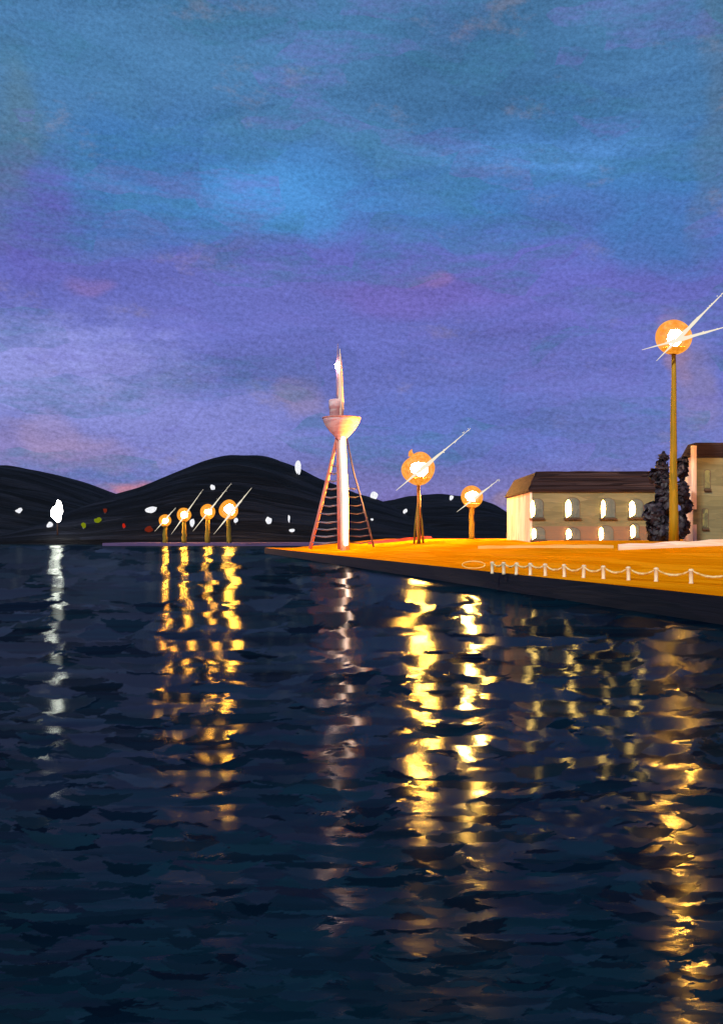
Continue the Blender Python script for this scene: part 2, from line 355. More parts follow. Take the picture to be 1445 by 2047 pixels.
# ------------------------------------------------------------------ hills across the water (structure)
HILLS = []
def smooth_profile(pts, Dr):
    xs = np.array([X_at(p, Dr) for p, _ in pts]); zs = np.array([max(0.0, Z_at(y, Dr)) for _, y in pts])
    g = np.linspace(xs[0], xs[-1], 400); z = np.interp(g, xs, zs)
    k = np.hanning(25); k /= k.sum()
    z2 = np.convolve(np.pad(z, 12, mode='edge'), k, 'valid')
    return lambda x: np.interp(x, g, z2, left=0, right=0)
def hill_z(h, x, D):
    f, D0, Dr = h
    t = np.clip((D-D0)/(Dr-D0), 0, 1); b = np.clip((D-Dr)/(Dr-D0)/1.2, 0, 1)
    gz = np.where(D <= Dr, .04*np.minimum(1, t*30)+.96*np.sin(t*math.pi/2)**1.05, np.cos(b*math.pi/2))
    return f(x)*gz
def make_hill(pts, D0, Dr, seed):
    f = smooth_profile(pts, Dr); h = (f, D0, Dr); HILLS.append(h)
    xs = np.linspace(X_at(pts[0][0], Dr), X_at(pts[-1][0], Dr), 150)
    Ds = np.concatenate([np.linspace(D0, Dr, 50), np.linspace(Dr+8, Dr+(Dr-D0)*1.2, 14)])
    X, Y = np.meshgrid(xs, Ds); Z = hill_z(h, X, Y)
    rs = np.random.RandomState(seed)
    bump = np.zeros_like(Z)
    for _ in range(30):
        l = rs.uniform(8, 60); a = rs.uniform(0, 6.28); th = rs.normal(math.pi/2, .5)
        bump += np.sin((X*np.cos(th)+Y*np.sin(th))*6.28/l+a)*l*.0035
    Z = Z + bump*np.clip(Z/12, 0, 1)
    Z[0, :] = -1.5
    n = len(xs)
    vs = np.stack([X, Y, Z], -1).reshape(-1, 3).tolist()
    fs = [(i*n+k, i*n+k+1, (i+1)*n+k+1, (i+1)*n+k) for i in range(len(Ds)-1) for k in range(n-1)]
    me = bpy.data.meshes.new('hill'); me.from_pydata(vs, [], fs); me.materials.append(M['hill_paint'])
    u = me.uv_layers.new(name='UVMap'); ux = ((X-xs[0])/300).reshape(-1); uy = ((Y-D0)/(Dr-D0)).reshape(-1)
    for lp in me.loops: u.data[lp.index].uv = (ux[lp.vertex_index], uy[lp.vertex_index])
    me.polygons.foreach_set('use_smooth', [True]*len(me.polygons)); me.update()
    o = bpy.data.objects.new('hill', me); COL.objects.link(o); tag(o, kind='structure')
make_hill([(-420, 1060), (-300, 1010), (-150, 962), (-60, 940), (30, 933), (100, 945), (170, 966), (245, 994), (330, 1035), (420, 1073)], 640, 900, 1)
make_hill([(100, 1073), (180, 1028), (245, 993), (300, 976), (360, 950), (420, 922), (470, 912), (520, 912), (560, 923), (600, 940), (660, 968),
           (720, 990), (760, 1003), (800, 1022), (900, 1060), (960, 1074)], 600, 820, 2)
make_hill([(600, 1073), (700, 1030), (760, 1005), (820, 993), (870, 990), (930, 995), (970, 1010), (1000, 1032), (1080, 1055), (1180, 1073)], 640, 900, 3)
def hit_hill(px, py):
    """where the sight line through a place on the hillside meets the ground"""
    best = None
    for D in np.arange(600, 1000, 1.0):
        x, z = X_at(px, D), Z_at(py, D)
        for h in HILLS:
            if z <= float(hill_z(h, np.array(x), np.array(D))): return x, D, z
        d_ = min(z-float(hill_z(h, np.array(x), np.array(D))) for h in HILLS)
        if best is None or d_ < best[0]: best = (d_, x, D, z)
    _, x, D, z = best
    return x, D, max(float(hill_z(h, np.array(x), np.array(D))) for h in HILLS)

# far embankment with the four lamps
b = MB(); b.box(X_at(205, 520), X_at(660, 520), 520, 640, -2, 1.5)
tag(b.build('far_embankment', M['lavender_stone']), kind='structure')
b = MB(); b.box(-520, X_at(190, 615), 612, 660, -2, 1.2)
tag(b.build('far_shore', M['shore_earth']), kind='structure')

# ------------------------------------------------------------------ water (structure): swell lengthens away from the quay steps
def make_water():
    rs = np.random.RandomState(11)
    ys = np.concatenate([np.linspace(2600, 2052, 138), np.linspace(2048, 1076, 560), [1075, 1074, 1073]])
    Ds = EYE*F/(ys-HY)
    NU = 720
    u = np.linspace(-.62, .62, NU)
    Y, U = np.meshgrid(Ds, u, indexing='ij'); X = U*Y
    lam0 = np.clip(Y**2/420, .32, 45)
    dep = EYE/Y
    slope = np.minimum(.05*dep, .009)
    acc = np.zeros_like(X); nrm = np.zeros_like(X)
    for l in np.exp(rs.uniform(math.log(.22), math.log(80), 90)):
        th = rs.normal(math.pi/2, .36); ph = rs.uniform(0, 6.28); k = 2*math.pi/l
        w = np.exp(-(np.log(l/lam0)/.42)**2)
        acc += w/k*np.sin(k*(X*math.cos(th)+Y*math.sin(th))+ph); nrm += w*w/2
    Z = acc/np.sqrt(nrm+1e-6)*slope
    # wavelets: crescent facets of the choppy surface, each tilted its own way, overlapping like scales
    TX = np.zeros_like(X); TY = np.zeros_like(X); TR = np.full_like(X, .5); TG = np.full_like(X, .4)
    sig = np.minimum(.30*dep, .050)
    A = U*F; YS = np.repeat(ys[:, None], NU, 1)
    yd = -ys                                            # ascending
    du = u[1]-u[0]
    for _ in range(9500):
        yc = HY+6+ (1540)*rs.uniform(0, 1)**1.25
        near = min(1, (yc-HY)/130)
        hw = rs.uniform(32, 76)*(.5+.5*near)*(1 if rs.uniform() < .8 else 2.0); hh = rs.uniform(7, 14)*(.35+.65*near)
        ac = rs.uniform(-.62, .62)*F
        r0, r1 = np.searchsorted(yd, -(yc+3*hh)), np.searchsorted(yd, -(yc-3*hh))
        c0, c1 = max(0, int(((ac-hw)/F+.62)/du)), min(NU, int(((ac+hw)/F+.62)/du)+2)
        if r1 <= r0 or c1 <= c0: continue
        q = (A[r0:r1, c0:c1]-ac)/hw; v = (YS[r0:r1, c0:c1]-yc)/hh
        bend = rs.uniform(.5, 1.5)*(1 if rs.uniform() < .8 else -.5); skew = rs.uniform(-.5, .5)
        v = v + bend*q*q - skew*q
        q = q*(1+.16*np.sin(v*rs.uniform(5, 9)+rs.uniform(0, 6.28))); v = v + .10*np.sin(q*rs.uniform(9, 16)+rs.uniform(0, 6.28))
        m = (np.abs(q) < 1) & (np.abs(v) < np.sqrt(np.clip(1-q*q, 0, 1)))
        dp = (yc-HY)/F; hi = min(.008 + .55*dp, .084)
        pk = rs.uniform(); ty = rs.uniform(-.02, hi) if pk < .55 else (rs.uniform(.35*hi, 1.0*hi) if pk < .78 else rs.uniform(-.075, .0))
        TX[r0:r1, c0:c1][m] = rs.normal(0, min(.042, .0052/max(dp, .02))); TY[r0:r1, c0:c1][m] = ty; TR[r0:r1, c0:c1][m] = rs.uniform(); TG[r0:r1, c0:c1][m] = (.28 if rs.uniform() < .22 else rs.uniform(.7, 1.3))
    # the same water carried on behind the viewer and out to the sides
    X[:, 0] = -(80+6*Y[:, 0]); X[:, -1] = 80+6*Y[:, -1]
    X = np.vstack([np.linspace(-110, 110, NU)[None], X]); Y = np.vstack([np.full((1, NU), -30.0), Y]); Z = np.vstack([np.zeros((1, NU)), Z])
    Z[:, 0] = 0; Z[:, -1] = 0
    TX, TY, TR, TG = (np.vstack([q[:1], q]) for q in (TX, TY, TR, TG)); Ds = np.concatenate([[-30.0], Ds])
    n = NU
    vs = np.stack([X, Y, Z], -1).reshape(-1, 3)
    i = np.arange(len(Ds)-1)[:, None]*n; k = np.arange(n-1)[None, :]
    a = (i+k).reshape(-1)
    fs = np.stack([a, a+1, a+n+1, a+n], -1)
    me = bpy.data.meshes.new('water')
    me.from_pydata(vs.tolist(), [], fs.tolist())
    me.polygons.foreach_set('use_smooth', [True]*len(me.polygons)); me.update()
    at = me.attributes.new('wavelet', 'FLOAT_VECTOR', 'POINT')
    at.data.foreach_set('vector', np.stack([TX, TY, TR], -1).astype(np.float32).ravel())
    at = me.attributes.new('slick', 'FLOAT', 'POINT'); at.data.foreach_set('value', TG.astype(np.float32).ravel())
    m = bpy.data.materials.new('harbour_water'); m.use_nodes = True
    t = NT(m.node_tree); m.node_tree.nodes.clear()
    out = t.new('ShaderNodeOutputMaterial'); df = t.new('ShaderNodeBsdfDiffuse'); gl = t.new('ShaderNodeBsdfGlossy'); mx = t.new('ShaderNodeMixShader')
    at = t.new('ShaderNodeAttribute'); at.attribute_name = 'wavelet'
    sp = t.new('ShaderNodeSeparateXYZ'); t.l.new(at.outputs['Vector'], sp.inputs[0])
    cb = t.new('ShaderNodeCombineXYZ'); t.l.new(sp.outputs[0], cb.inputs[0]); t.l.new(sp.outputs[1], cb.inputs[1])
    p = t.new('ShaderNodeTexCoord').outputs['Object']
    b1 = t.new('ShaderNodeBump'); b1.inputs['Strength'].default_value = .10; b1.inputs['Distance'].default_value = .02
    t.l.new(t.noise(t.mapping(p, scale=(.8, 5, 1)), 2.0, 4, .6), b1.inputs['Height'])
    nrm_ = t.vmath('NORMALIZE', t.vmath('ADD', b1.outputs[0], cb.outputs[0]))
    pm = t.mapping(p, scale=(.06, .22, 1))
    f = t.math('ADD', t.math('MULTIPLY', sp.outputs[2], .30), t.math('MULTIPLY', t.noise(pm, 1.1, 5, .65), .72), clamp=True)
    t.l.new(t.ramp(f, WATER_COLS), df.inputs[0])
    fr = t.new('ShaderNodeFresnel'); fr.inputs[0].default_value = 1.33
    t.l.new(nrm_, fr.inputs['Normal'])
    a2 = t.new('ShaderNodeAttribute'); a2.attribute_name = 'slick'
    t.l.new(t.math('MULTIPLY', t.math('ADD', t.math('MULTIPLY', fr.outputs[0], WATER_GLOSS), .02), a2.outputs['Fac'], clamp=True), mx.inputs[0])
    gl.inputs['Anisotropy'].default_value = .35
    tg = t.new('ShaderNodeCombineXYZ'); tg.inputs[0].default_value = 1; t.l.new(tg.outputs[0], gl.inputs['Tangent'])
    gl.inputs['Color'].default_value = (.86, .98, .88, 1); gl.inputs['Roughness'].default_value = WATER_ROUGH
    t.l.new(nrm_, df.inputs['Normal']); t.l.new(nrm_, gl.inputs['Normal'])
    t.l.new(df.outputs[0], mx.inputs[1]); t.l.new(gl.outputs[0], mx.inputs[2]); t.l.new(mx.outputs[0], out.inputs[0])
    me.materials.append(m)
    o = bpy.data.objects.new('water', me); COL.objects.link(o); tag(o, kind='structure')
WATER_COLS = [(.15, lin(12, 13, 15)), (.32, lin(3, 21, 36)), (.45, lin(2, 12, 26)), (.58, lin(6, 31, 44)), (.72, lin(2, 18, 30)), (.88, lin(10, 26, 44))]
WATER_GLOSS, WATER_ROUGH = .145, .13
make_water()

# ------------------------------------------------------------------ lamps
def make_lamp(px, py_globe, r_px, D, label, group, streaks, pole_mat, w_top, w_bot, core='lamp_core', finial=False, sleeve=False, zb=None, seed=0):
    x = X_at(px, D); z0 = ground_z(x, D) if zb is None else zb
    t = thing('street_lamp', (x, D, z0), label, 'street lamp', group)
    k = D/F; H = Z_at(py_globe, D)-z0; r = r_px*k
    b = MB(); m_ = 9; pts = []
    rs = random.Random(seed)
    for i in range(m_):
        f = i/(m_-1); pts.append((rs.uniform(-.5, .5)*k*2*(0 < i < m_-1), 0, f*(H-r*.92)-.15*(i == 0)))
    b.tube(pts, [(w_bot+(w_top-w_bot)*(i/(m_-1))**.8)*k/2 for i in range(m_)], 10, jit=.05)
    b.build('pole', M[pole_mat], t, True)
    if sleeve:
        b = MB()
        for a in range(3):
            an = a*2.1+.4
            b.tube([(math.cos(an)*1.25, math.sin(an)*1.25, -.2), (math.cos(an)*.85, math.sin(an)*.85, H*.26), (math.cos(an)*.3, math.sin(an)*.3, H*.55)], [.26, .26, .10], 7, jit=.08)
        b.build('base_strut', M['olive_pole'], t, True)
    b = MB(); b.lathe([(w_top*k*.5, -.97*r), (w_top*k*.8, -.94*r), (r*.40, -.86*r), (r*.70, -.63*r), (r*.69, -.60*r), (r*.38, -.80*r), (.02, -.82*r)], 18)  # widened into a dish that keeps bulb light off the ground below
    b.build('shade_collar', M['brown_metal'], t, True, (0, 0, H))
    b = MB(); b.blob((0, 0, 0), r, 4, .05, seed=seed+3)
    if finial: b.tube([(-.45*r, 0, .8*r), (-.5*r, 0, 1.05*r), (-.42*r, 0, 1.22*r)], [.2*r, .12*r, .02*r], 8)
    b.build('globe', M['amber_glass'], t, True, (0, 0, H))
    b = MB(); b.blob((.03*r, 0, -.01*r), r*.64, 3, .12, seed=seed+5)  # added shell that fades the bulb's glow from white to orange
    b.build('glow_shell', M['peach_glow'], t, True, (0, 0, H))
    b = MB(); b.blob((.04*r, 0, -.02*r), r*.46, 2, .26, (1.05, 1, .95), seed=seed+9)
    b.build('bulb', M[core], t, True, (0, 0, H))
    for (ax, ay, bx, by, w) in streaks:  # lamp glare modelled as solid glowing needles
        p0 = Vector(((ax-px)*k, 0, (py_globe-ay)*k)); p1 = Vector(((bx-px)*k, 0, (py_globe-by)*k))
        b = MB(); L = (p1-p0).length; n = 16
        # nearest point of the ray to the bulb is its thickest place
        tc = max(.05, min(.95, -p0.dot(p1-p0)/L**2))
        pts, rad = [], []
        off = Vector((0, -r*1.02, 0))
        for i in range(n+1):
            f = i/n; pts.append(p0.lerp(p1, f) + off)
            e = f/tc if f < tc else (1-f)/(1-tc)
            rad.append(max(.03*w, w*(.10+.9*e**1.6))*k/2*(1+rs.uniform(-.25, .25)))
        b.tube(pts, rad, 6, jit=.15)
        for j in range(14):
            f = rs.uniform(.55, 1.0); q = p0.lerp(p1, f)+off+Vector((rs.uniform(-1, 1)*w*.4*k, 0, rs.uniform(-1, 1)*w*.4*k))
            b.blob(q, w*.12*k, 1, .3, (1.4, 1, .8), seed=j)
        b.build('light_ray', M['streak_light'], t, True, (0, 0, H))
    return t
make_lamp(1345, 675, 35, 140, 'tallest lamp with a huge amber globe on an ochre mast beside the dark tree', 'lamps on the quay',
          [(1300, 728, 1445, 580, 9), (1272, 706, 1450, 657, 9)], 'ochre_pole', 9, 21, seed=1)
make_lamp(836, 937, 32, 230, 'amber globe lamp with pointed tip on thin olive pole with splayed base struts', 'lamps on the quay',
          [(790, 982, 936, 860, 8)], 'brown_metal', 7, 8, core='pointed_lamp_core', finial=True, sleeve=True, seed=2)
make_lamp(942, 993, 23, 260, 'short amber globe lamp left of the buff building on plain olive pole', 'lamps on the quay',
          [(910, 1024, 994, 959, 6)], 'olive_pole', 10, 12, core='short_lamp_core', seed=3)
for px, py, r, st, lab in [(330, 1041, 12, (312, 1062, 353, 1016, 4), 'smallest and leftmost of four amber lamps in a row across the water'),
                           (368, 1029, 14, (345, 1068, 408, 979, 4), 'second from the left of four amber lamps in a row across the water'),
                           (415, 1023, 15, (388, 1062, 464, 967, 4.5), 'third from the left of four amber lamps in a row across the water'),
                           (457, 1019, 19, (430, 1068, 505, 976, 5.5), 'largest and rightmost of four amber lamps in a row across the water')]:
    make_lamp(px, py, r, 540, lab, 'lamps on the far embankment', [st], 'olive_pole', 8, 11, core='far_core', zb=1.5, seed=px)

# ------------------------------------------------------------------ signal tower
def make_tower():
    D = 230; k = D/F; x0 = X_at(684, D); z0 = ground_z(x0, D)-.05
    t = thing('signal_tower', (x0, D, z0), 'tall cream and pink lattice tower with bowl shaped platform and spire on the quay tip', 'tower')
    def P(px, py, dy=0.0):                     # a point of the tower given on its own elevation drawing
        return ((px-684)*k*(1+dy/D), dy, Z_at(py, D+dy)-z0)
    b = MB(); b.tube([P(689, 1101), P(688, 1000), P(685, 930), P(683, 868)], [9*k, 9*k, 8*k, 7*k], 10, jit=.04); b.build('column', M['cream_paint'], t, True)
    b = MB(); b.tube([P(679, 1098, 1.6), P(678, 1000, 1.6), P(676, 930, 1.4), P(675, 868, 1.2)], [5*k, 5*k, 4*k, 4*k], 8, jit=.06); b.build('shaded_side_strip', M['pink_paint'], t, True)  # shaded left side of the column, built as a pink strip
    b = MB(); b.tube([P(619, 1097, 5), P(643, 1000, 4), P(660, 930, 3), P(673, 874, 1)], [3.6*k, 3.8*k, 3.8*k, 3*k], 8, jit=.08)
    lg = b.build('leg', [M['pink_paint'], M['slate_metal']], t, True); lg['label'] = 'pink leg'
    for p in lg.data.polygons: p.material_index = 1 if p.center.z < 2.6 else 0
    b = MB(); b.tube([P(746, 1094, 5), P(724, 1010, 4), P(706, 945, 3), P(692, 874, 1)], [1.9*k, 1.8*k, 1.5*k, 1.3*k], 8, jit=.08)
    lg = b.build('leg', M['dark_lilac_paint'], t, True); lg['label'] = 'thin lilac leg'
    b = MB(); b.tube([P(691.5, 1090, -1.35), P(691, 1000, -1.35), P(688, 930, -1.25), P(685.5, 874, -1.1)], [2.6*k, 2.8*k, 2.6*k, 2.2*k], 8, jit=.15); b.build('added_glow_strip', M['tower_added_glow'], t, True)  # glowing strip added to brighten the tower's reflection in the water
    def lerp_leg(tab, y):
        ys = [q[1] for q in tab]; xs = [q[0] for q in tab]
        return float(np.interp(-y, [-q for q in ys], xs))
    LL = [(619, 1097), (643, 1000), (660, 930), (673, 874)]; RL = [(746, 1094), (724, 1010), (706, 945), (692, 874)]
    for i, y in enumerate([1084, 1071, 1057, 1043, 1026, 1010, 993, 976, 960, 945, 930]):
        a = lerp_leg(LL, y)
        b = MB(); b.tube([P(a+1, y, 4), P((a+676)/2, y+2.5, 3.3), P(677, y-1, 2)], [1.2*k, 1.9*k, 1.3*k], 6, jit=.12); b.build('rung', M['slate_metal'], t, True)
        if y > 960:
            a = lerp_leg(RL, y)
            b = MB(); b.tube([P(697, y, 2), P((a+697)/2, y+2, 3.3), P(a-1, y-2, 4)], [1.0*k, 1.3*k, .8*k], 6, jit=.12); b.build('rung', M['dark_lilac_paint'], t, True)
    cx, _, zt = P(682, 838)
    b = MB(); R0 = 37.5*k; H = 41*k
    b.lathe([(7*k, -H), (15*k, -H*.82), (25*k, -H*.55), (33*k, -H*.28), (36.5*k, -H*.10), (R0, 0), (R0*.98, .25), (R0*.93, .3), (R0*.9, -.2)], 28, (cx, 0, zt))
    bowl = b.build('platform', M['bowl_paint'], t, True)
    b = MB(); b.lathe([(R0*.97, .05), (R0*1.03, .1), (R0*1.03, .38), (R0*.97, .42)], 28, (cx, 0, zt)); b.build('rim', M['pink_paint'], bowl, True)
    cx2, _, zc = P(671, 836)
    b = MB(); h = 38*k
    b.lathe([(13*k, -.3), (13*k, h*.5), (14.2*k, h*.52), (14.2*k, h*.93), (13*k, h*.97), (3*k, h*1.02)], 18, (cx2, 0, zc)); b.build('cabin', M['bowl_paint'], t, True)
    b = MB(); b.tube([P(680, 838, -.6), P(681, 800, -.6), P(680.5, 770, -.4), P(680, 735, -.2), P(679, 697, 0)], [6.4*k, 5.6*k, 4.6*k, 3.4*k, .5*k], 8, jit=.08); b.build('mast', M['cream_paint'], t, True)
    b = MB(); b.tube([P(674, 806, .8), P(674, 770, .8), P(674, 725, .6), P(675, 687, .5)], [3.2*k, 3.2*k, 2.8*k, 1.2*k], 7, jit=.08); b.build('antenna', M['lilac_paint'], t, True)
    b = MB(); b.blob(P(673, 732, -.4), 4.6*k, 2, .15, (.8, .8, 1.2)); b.build('beacon', M['beacon_light'], t, True)
make_tower()

# ------------------------------------------------------------------ buildings
def arch(w, h, n=8, round_=1.0):
    """outline of a window opening with a curved head, in x,z, centre of sill at origin"""
    r = w/2; rise = min(r*round_, h*.5)
    pts = [(-r, 0), (r, 0)]
    for i in range(n+1):
        a = math.pi*i/n; pts.append((r*math.cos(a), h-rise+rise*math.sin(a)))
    return pts
def slab(mb, outl, cx, y0, y1, z, mi=0):
    n = len(outl); vs = [(cx+x, y0, z+q) for x, q in outl]+[(cx+x, y1, z+q) for x, q in outl]
    fs = [tuple(range(n)), tuple(range(n, 2*n))[::-1]]+[(i, i+n, (i+1) % n+n, (i+1) % n) for i in range(n)]
    mb.add(vs, fs, mi)
def window(par, cx, y, z, w, h, lit_w, rs, glass, curtain=True, round_=.8):
    b = MB(); slab(b, arch(w+.24, h+.2, 8, round_), cx, y-.06, y+.1, z-.08)
    fr = b.build('window', M['frame_paint'], par)
    b = MB(); slab(b, arch(w, h, 8, round_), cx, y-.10, y-.061, z); b.build('pane', M[glass], fr)
    if curtain:
        b = MB(); lw = w*lit_w*.7
        out = [(rs.uniform(-.1, .1)*lw-lw*.35, -.02*h), (lw*.5, .14*h), (lw*.66, .45*h), (lw*.42, .78*h), (0, h*.90), (-lw*.5, h*.76), (-lw*.58, h*.45), (-lw*.5, .18*h)]
        slab(b, out, cx-w*.5+lw*.62, y-.16, y-.101, z); b.build('lit_curtain', M['window_light'], fr)
    b = MB(); b.box(cx-w*.62, cx+w*.62, y-.42, y-.061, z-.42, z-.16); b.build('sill', M['shaded_sill_stone'], fr)  # sill coloured dark to stand for the shadow under the window
    return fr
def hip_roof(b, x0, x1, y0, y1, z, zr, o, inset):
    vs = [(x0-o, y0-o, z), (x1+o, y0-o, z), (x1+o, y1+o, z), (x0-o, y1+o, z), (x0-o, y0-o, z+.35), (x1+o, y0-o, z+.35), (x1+o, y1+o, z+.35), (x0-o, y1+o, z+.35),
          (x0+inset, y0+inset, zr), (x1-inset, y0+inset, zr), (x1-inset, y1-inset, zr), (x0+inset, y1-inset, zr)]
    fs = [(3, 2, 1, 0), (0, 1, 5, 4), (1, 2, 6, 5), (2, 3, 7, 6), (3, 0, 4, 7), (4, 5, 9, 8), (5, 6, 10, 9), (6, 7, 11, 10), (7, 4, 8, 11), (8, 9, 10, 11)]
    b.add(vs, fs)
def make_buff_house():
    D = 180; k = D/F
    x0, x1 = X_at(1059, D), X_at(1318, D); y1 = D+29
    z0 = ground_z(x0, D); base = z0-.4
    t = thing('harbour_house', ((x0+x1)/2, D, z0), 'long two storey buff house with dark hipped roof and eight arched windows', 'house')
    ox = -(x0+x1)/2
    ze = Z_at(983, D)-z0; zr = Z_at(943, D)-z0; zp = Z_at(1052, D)-z0
    b = MB(); b.box(x0+ox+.02, x1+ox, 0.0, 29, -.8, ze); w = b.build('wall', [M['buff_wall'], M['lit_wall_white']], t)
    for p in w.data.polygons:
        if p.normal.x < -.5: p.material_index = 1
    b = MB(); b.box(x0+ox+.3, x1+ox-.02, -.05, .002, -.8, zp); b.build('plinth', M['mauve_plinth'], t)
    # light on the left corner, put into a white strip
    b = MB(); b.box(x0+ox-.07, x0+ox+.3, -.07, .35, -.8, ze-.02); b.build('lit_corner_strip', M['lit_wall_white'], t)
    b = MB(); hip_roof(b, x0+ox, x1+ox, 0, 29, ze, zr, .35, 1.3)
    rf = b.build('roof', M['dark_roof'], t)
    b = MB(); rs = random.Random(21)
    for q in range(5):                                     # courses of heavy felt laid along the slope
        f = q/4; yy = -.35+f*1.65; zz = ze+.35+f*(zr-ze-.35)
        b.tube([(x0+ox-.3+f*1.6+(x1-x0-2*f*1.3)*u, yy-.02, zz+.03+rs.uniform(-.04, .04)) for u in np.linspace(0, 1, 12)], .13, 6, jit=.2)
    b.tube([(x0+ox-.3, -.3, ze+.38), (x0+ox+1.3, 1.3, zr+.04)], .16, 6)
    b.build('felt_course', M['dark_roof'], rf, True)
    rs = random.Random(4)
    for px, py0, py1, w_, lit in [(1072, 1034, 997, 25, .36), (1143, 1034, 995, 28, .46), (1214, 1034, 996, 28, .34), (1270, 1033, 998, 28, .48),
                                  (1075, 1078, 1054, 27, .36), (1144, 1078, 1055, 28, .42), (1210, 1080, 1051, 29, .34), (1267, 1075, 1047, 17, .62)]:
        window(t, X_at(px, D)+ox, -.053 if py0 > 1050 else 0, Z_at(py0, D)-z0, w_*k, (py0-py1)*k, lit, rs, 'teal_glass')
make_buff_house()
def make_tall_house():
    D = 158; k = D/F
    x0, x1 = X_at(1384, D), X_at(1640, D)
    z0 = ground_z(x0, D); ox = -(x0+x1)/2
    t = thing('harbour_house', ((x0+x1)/2, D, z0), 'taller buff house at the right edge with narrow dark windows and flat dark roof', 'house')
    ze = Z_at(913, D)-z0; zr = Z_at(884, D)-z0
    b = MB(); b.box(x0+ox, x1+ox, 0, 5, -.8, ze); w = b.build('wall', [M['buff_wall'], M['lit_wall_white']], t)
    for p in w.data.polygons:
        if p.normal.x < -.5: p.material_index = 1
    b = MB(); b.box(x0+ox-.28, x0+ox+.45, -.30, .3, 5.0, ze+(zr-ze)*.75); b.box(x0+ox-.07, x0+ox+.5, -.2, .3, -.8, 2.6); b.build('lit_corner_strip', M['lit_wall_white'], t)  # lit left corner of the house, built as white strips
    b = MB(); hip_roof(b, x0+ox, x1+ox, 0, 5, ze, zr, .25, .6); b.build('roof', M['dark_roof'], t)
    rs = random.Random(8)
    for row, (py0, py1) in enumerate([(976, 940), (1054, 1017)]):
        for j in range(5):
            px = 1412 - 4*row + j*48
            window(t, X_at(px, D)+ox, 0, Z_at(py0, D)-z0, 11*k, (py0-py1)*k, .4, rs, 'green_glass', False, .5)
make_tall_house()

# ------------------------------------------------------------------ the dark tree between the houses
def make_tree(px, D, lab, specs, h, seed):
    x = X_at(px, D); z0 = ground_z(x, D); k = D/F
    t = thing('tree', (x, D, z0), lab, 'tree')
    rs = random.Random(seed)
    b = MB(); b.tube([(0, 0, -.3), (.15, 0, h*.3), (-.1, .1, h*.6), (.1, 0, h*.92)], [.5, .4, .28, .08], 8, jit=.06)
    for i in range(9):
        z = h*(.2+.07*i); a = rs.uniform(0, 6.3); L = 2.2*(1-.06*i)
        b.tube([(0, 0, z), (L*.5*math.cos(a), L*.5*math.sin(a), z+.8), (L*math.cos(a), L*math.sin(a), z+1.3)], [.16, .11, .04], 6)
    b.build('trunk', M['bark'], t, True)
    b = MB()
    for (cx, cz, rx, rz, n) in specs:
        for _ in range(n):
            while True:
                q = Vector((rs.uniform(-1, 1), rs.uniform(-1, 1), rs.uniform(-1, 1)))
                if .15 < q.length < 1: break
            c = Vector(((px_c(cx, px)+q.x*rx)*k, q.y*rx*k*.8, Z_at(cz, D)-z0+q.z*rz*k))
            if c.z < .1: continue
            s = rs.uniform(.34, .80)
            nrm = (q+Vector((rs.uniform(-.7, .7), rs.uniform(-.7, .7), rs.uniform(-.4, .8)))).normalized()
            u = nrm.cross(Vector((rs.uniform(-1, 1), rs.uniform(-1, 1), rs.uniform(-1, 1)))).normalized(); v = nrm.cross(u)
            pts = [c+u*s*1.2, c+(u*.4+v*.6)*s, c+(v*.65-u*.5)*s, c-u*s*1.1, c-(u*.4+v*.6)*s, c+(u*.4-v*.6)*s]
            mid = c+nrm*s*.22
            b.add(pts+[mid], [(i, (i+1) % 6, 6) for i in range(6)])
    b.build('crown', M['leaf_dark'], t)
def px_c(cx, px): return cx-px
make_tree(1332, 151, 'dark plum leaved tree standing between the two buff houses', [
    (1318, 1058, 26, 30, 420), (1308, 1026, 22, 24, 330), (1330, 1000, 22, 30, 300), (1326, 965, 15, 24, 190), (1320, 935, 10, 18, 90), (1306, 950, 8, 12, 40),
    (1362, 935, 10, 24, 110), (1362, 985, 12, 26, 140), (1372, 1012, 8, 12, 60), (1356, 1050, 18, 30, 220), (1326, 914, 7, 8, 24)], 13, 3)

# ------------------------------------------------------------------ posts and chains along the apron
def post_y(px): return 1150 + (px-1059)*17/320.0
POST_PX = [1470, 1380, 1310, 1255, 1205, 1165, 1127, 1089, 1059, 1031, 1006, 983]
tops = []
b = MB(); hgt = 1.08
b.lathe([(.16, -.05), (.16, .1), (.13, .14), (.14, .5), (.15, .9), (.19, .93), (.19, 1.0), (.10, 1.07), (.02, hgt)], 12)
post_mesh = None
ORD = ['first', 'second', 'third', 'fourth', 'fifth', 'sixth', 'seventh', 'eighth', 'ninth', 'tenth', 'eleventh', 'twelfth']
for i, px in enumerate(POST_PX):
    D = 6800/(post_y(px)-HY); x = X_at(px, D); z = ground_z(x, D)
    if post_mesh is None:
        o = b.build('chain_post', M['post_paint'], None, True); post_mesh = o
    else:
        o = post_mesh.copy(); COL.objects.link(o)
    o.location = (x, D, z); o.rotation_euler = (random.uniform(-.04, .04), random.uniform(-.06, .06), random.uniform(0, 6))
    lab = ('cream chain post just past the right edge of the picture' if i == 0 else 'rightmost cream chain post standing in the picture' if i == 1 else
           'leftmost cream chain post standing beside the oval rope hoop' if i == len(POST_PX)-1 else ORD[i-1]+' cream chain post along the quay edge counting from the right')
    tag(o, lab, 'post', 'cream posts along the quay edge')
    tops.append(Vector((x, D, z+.97)))
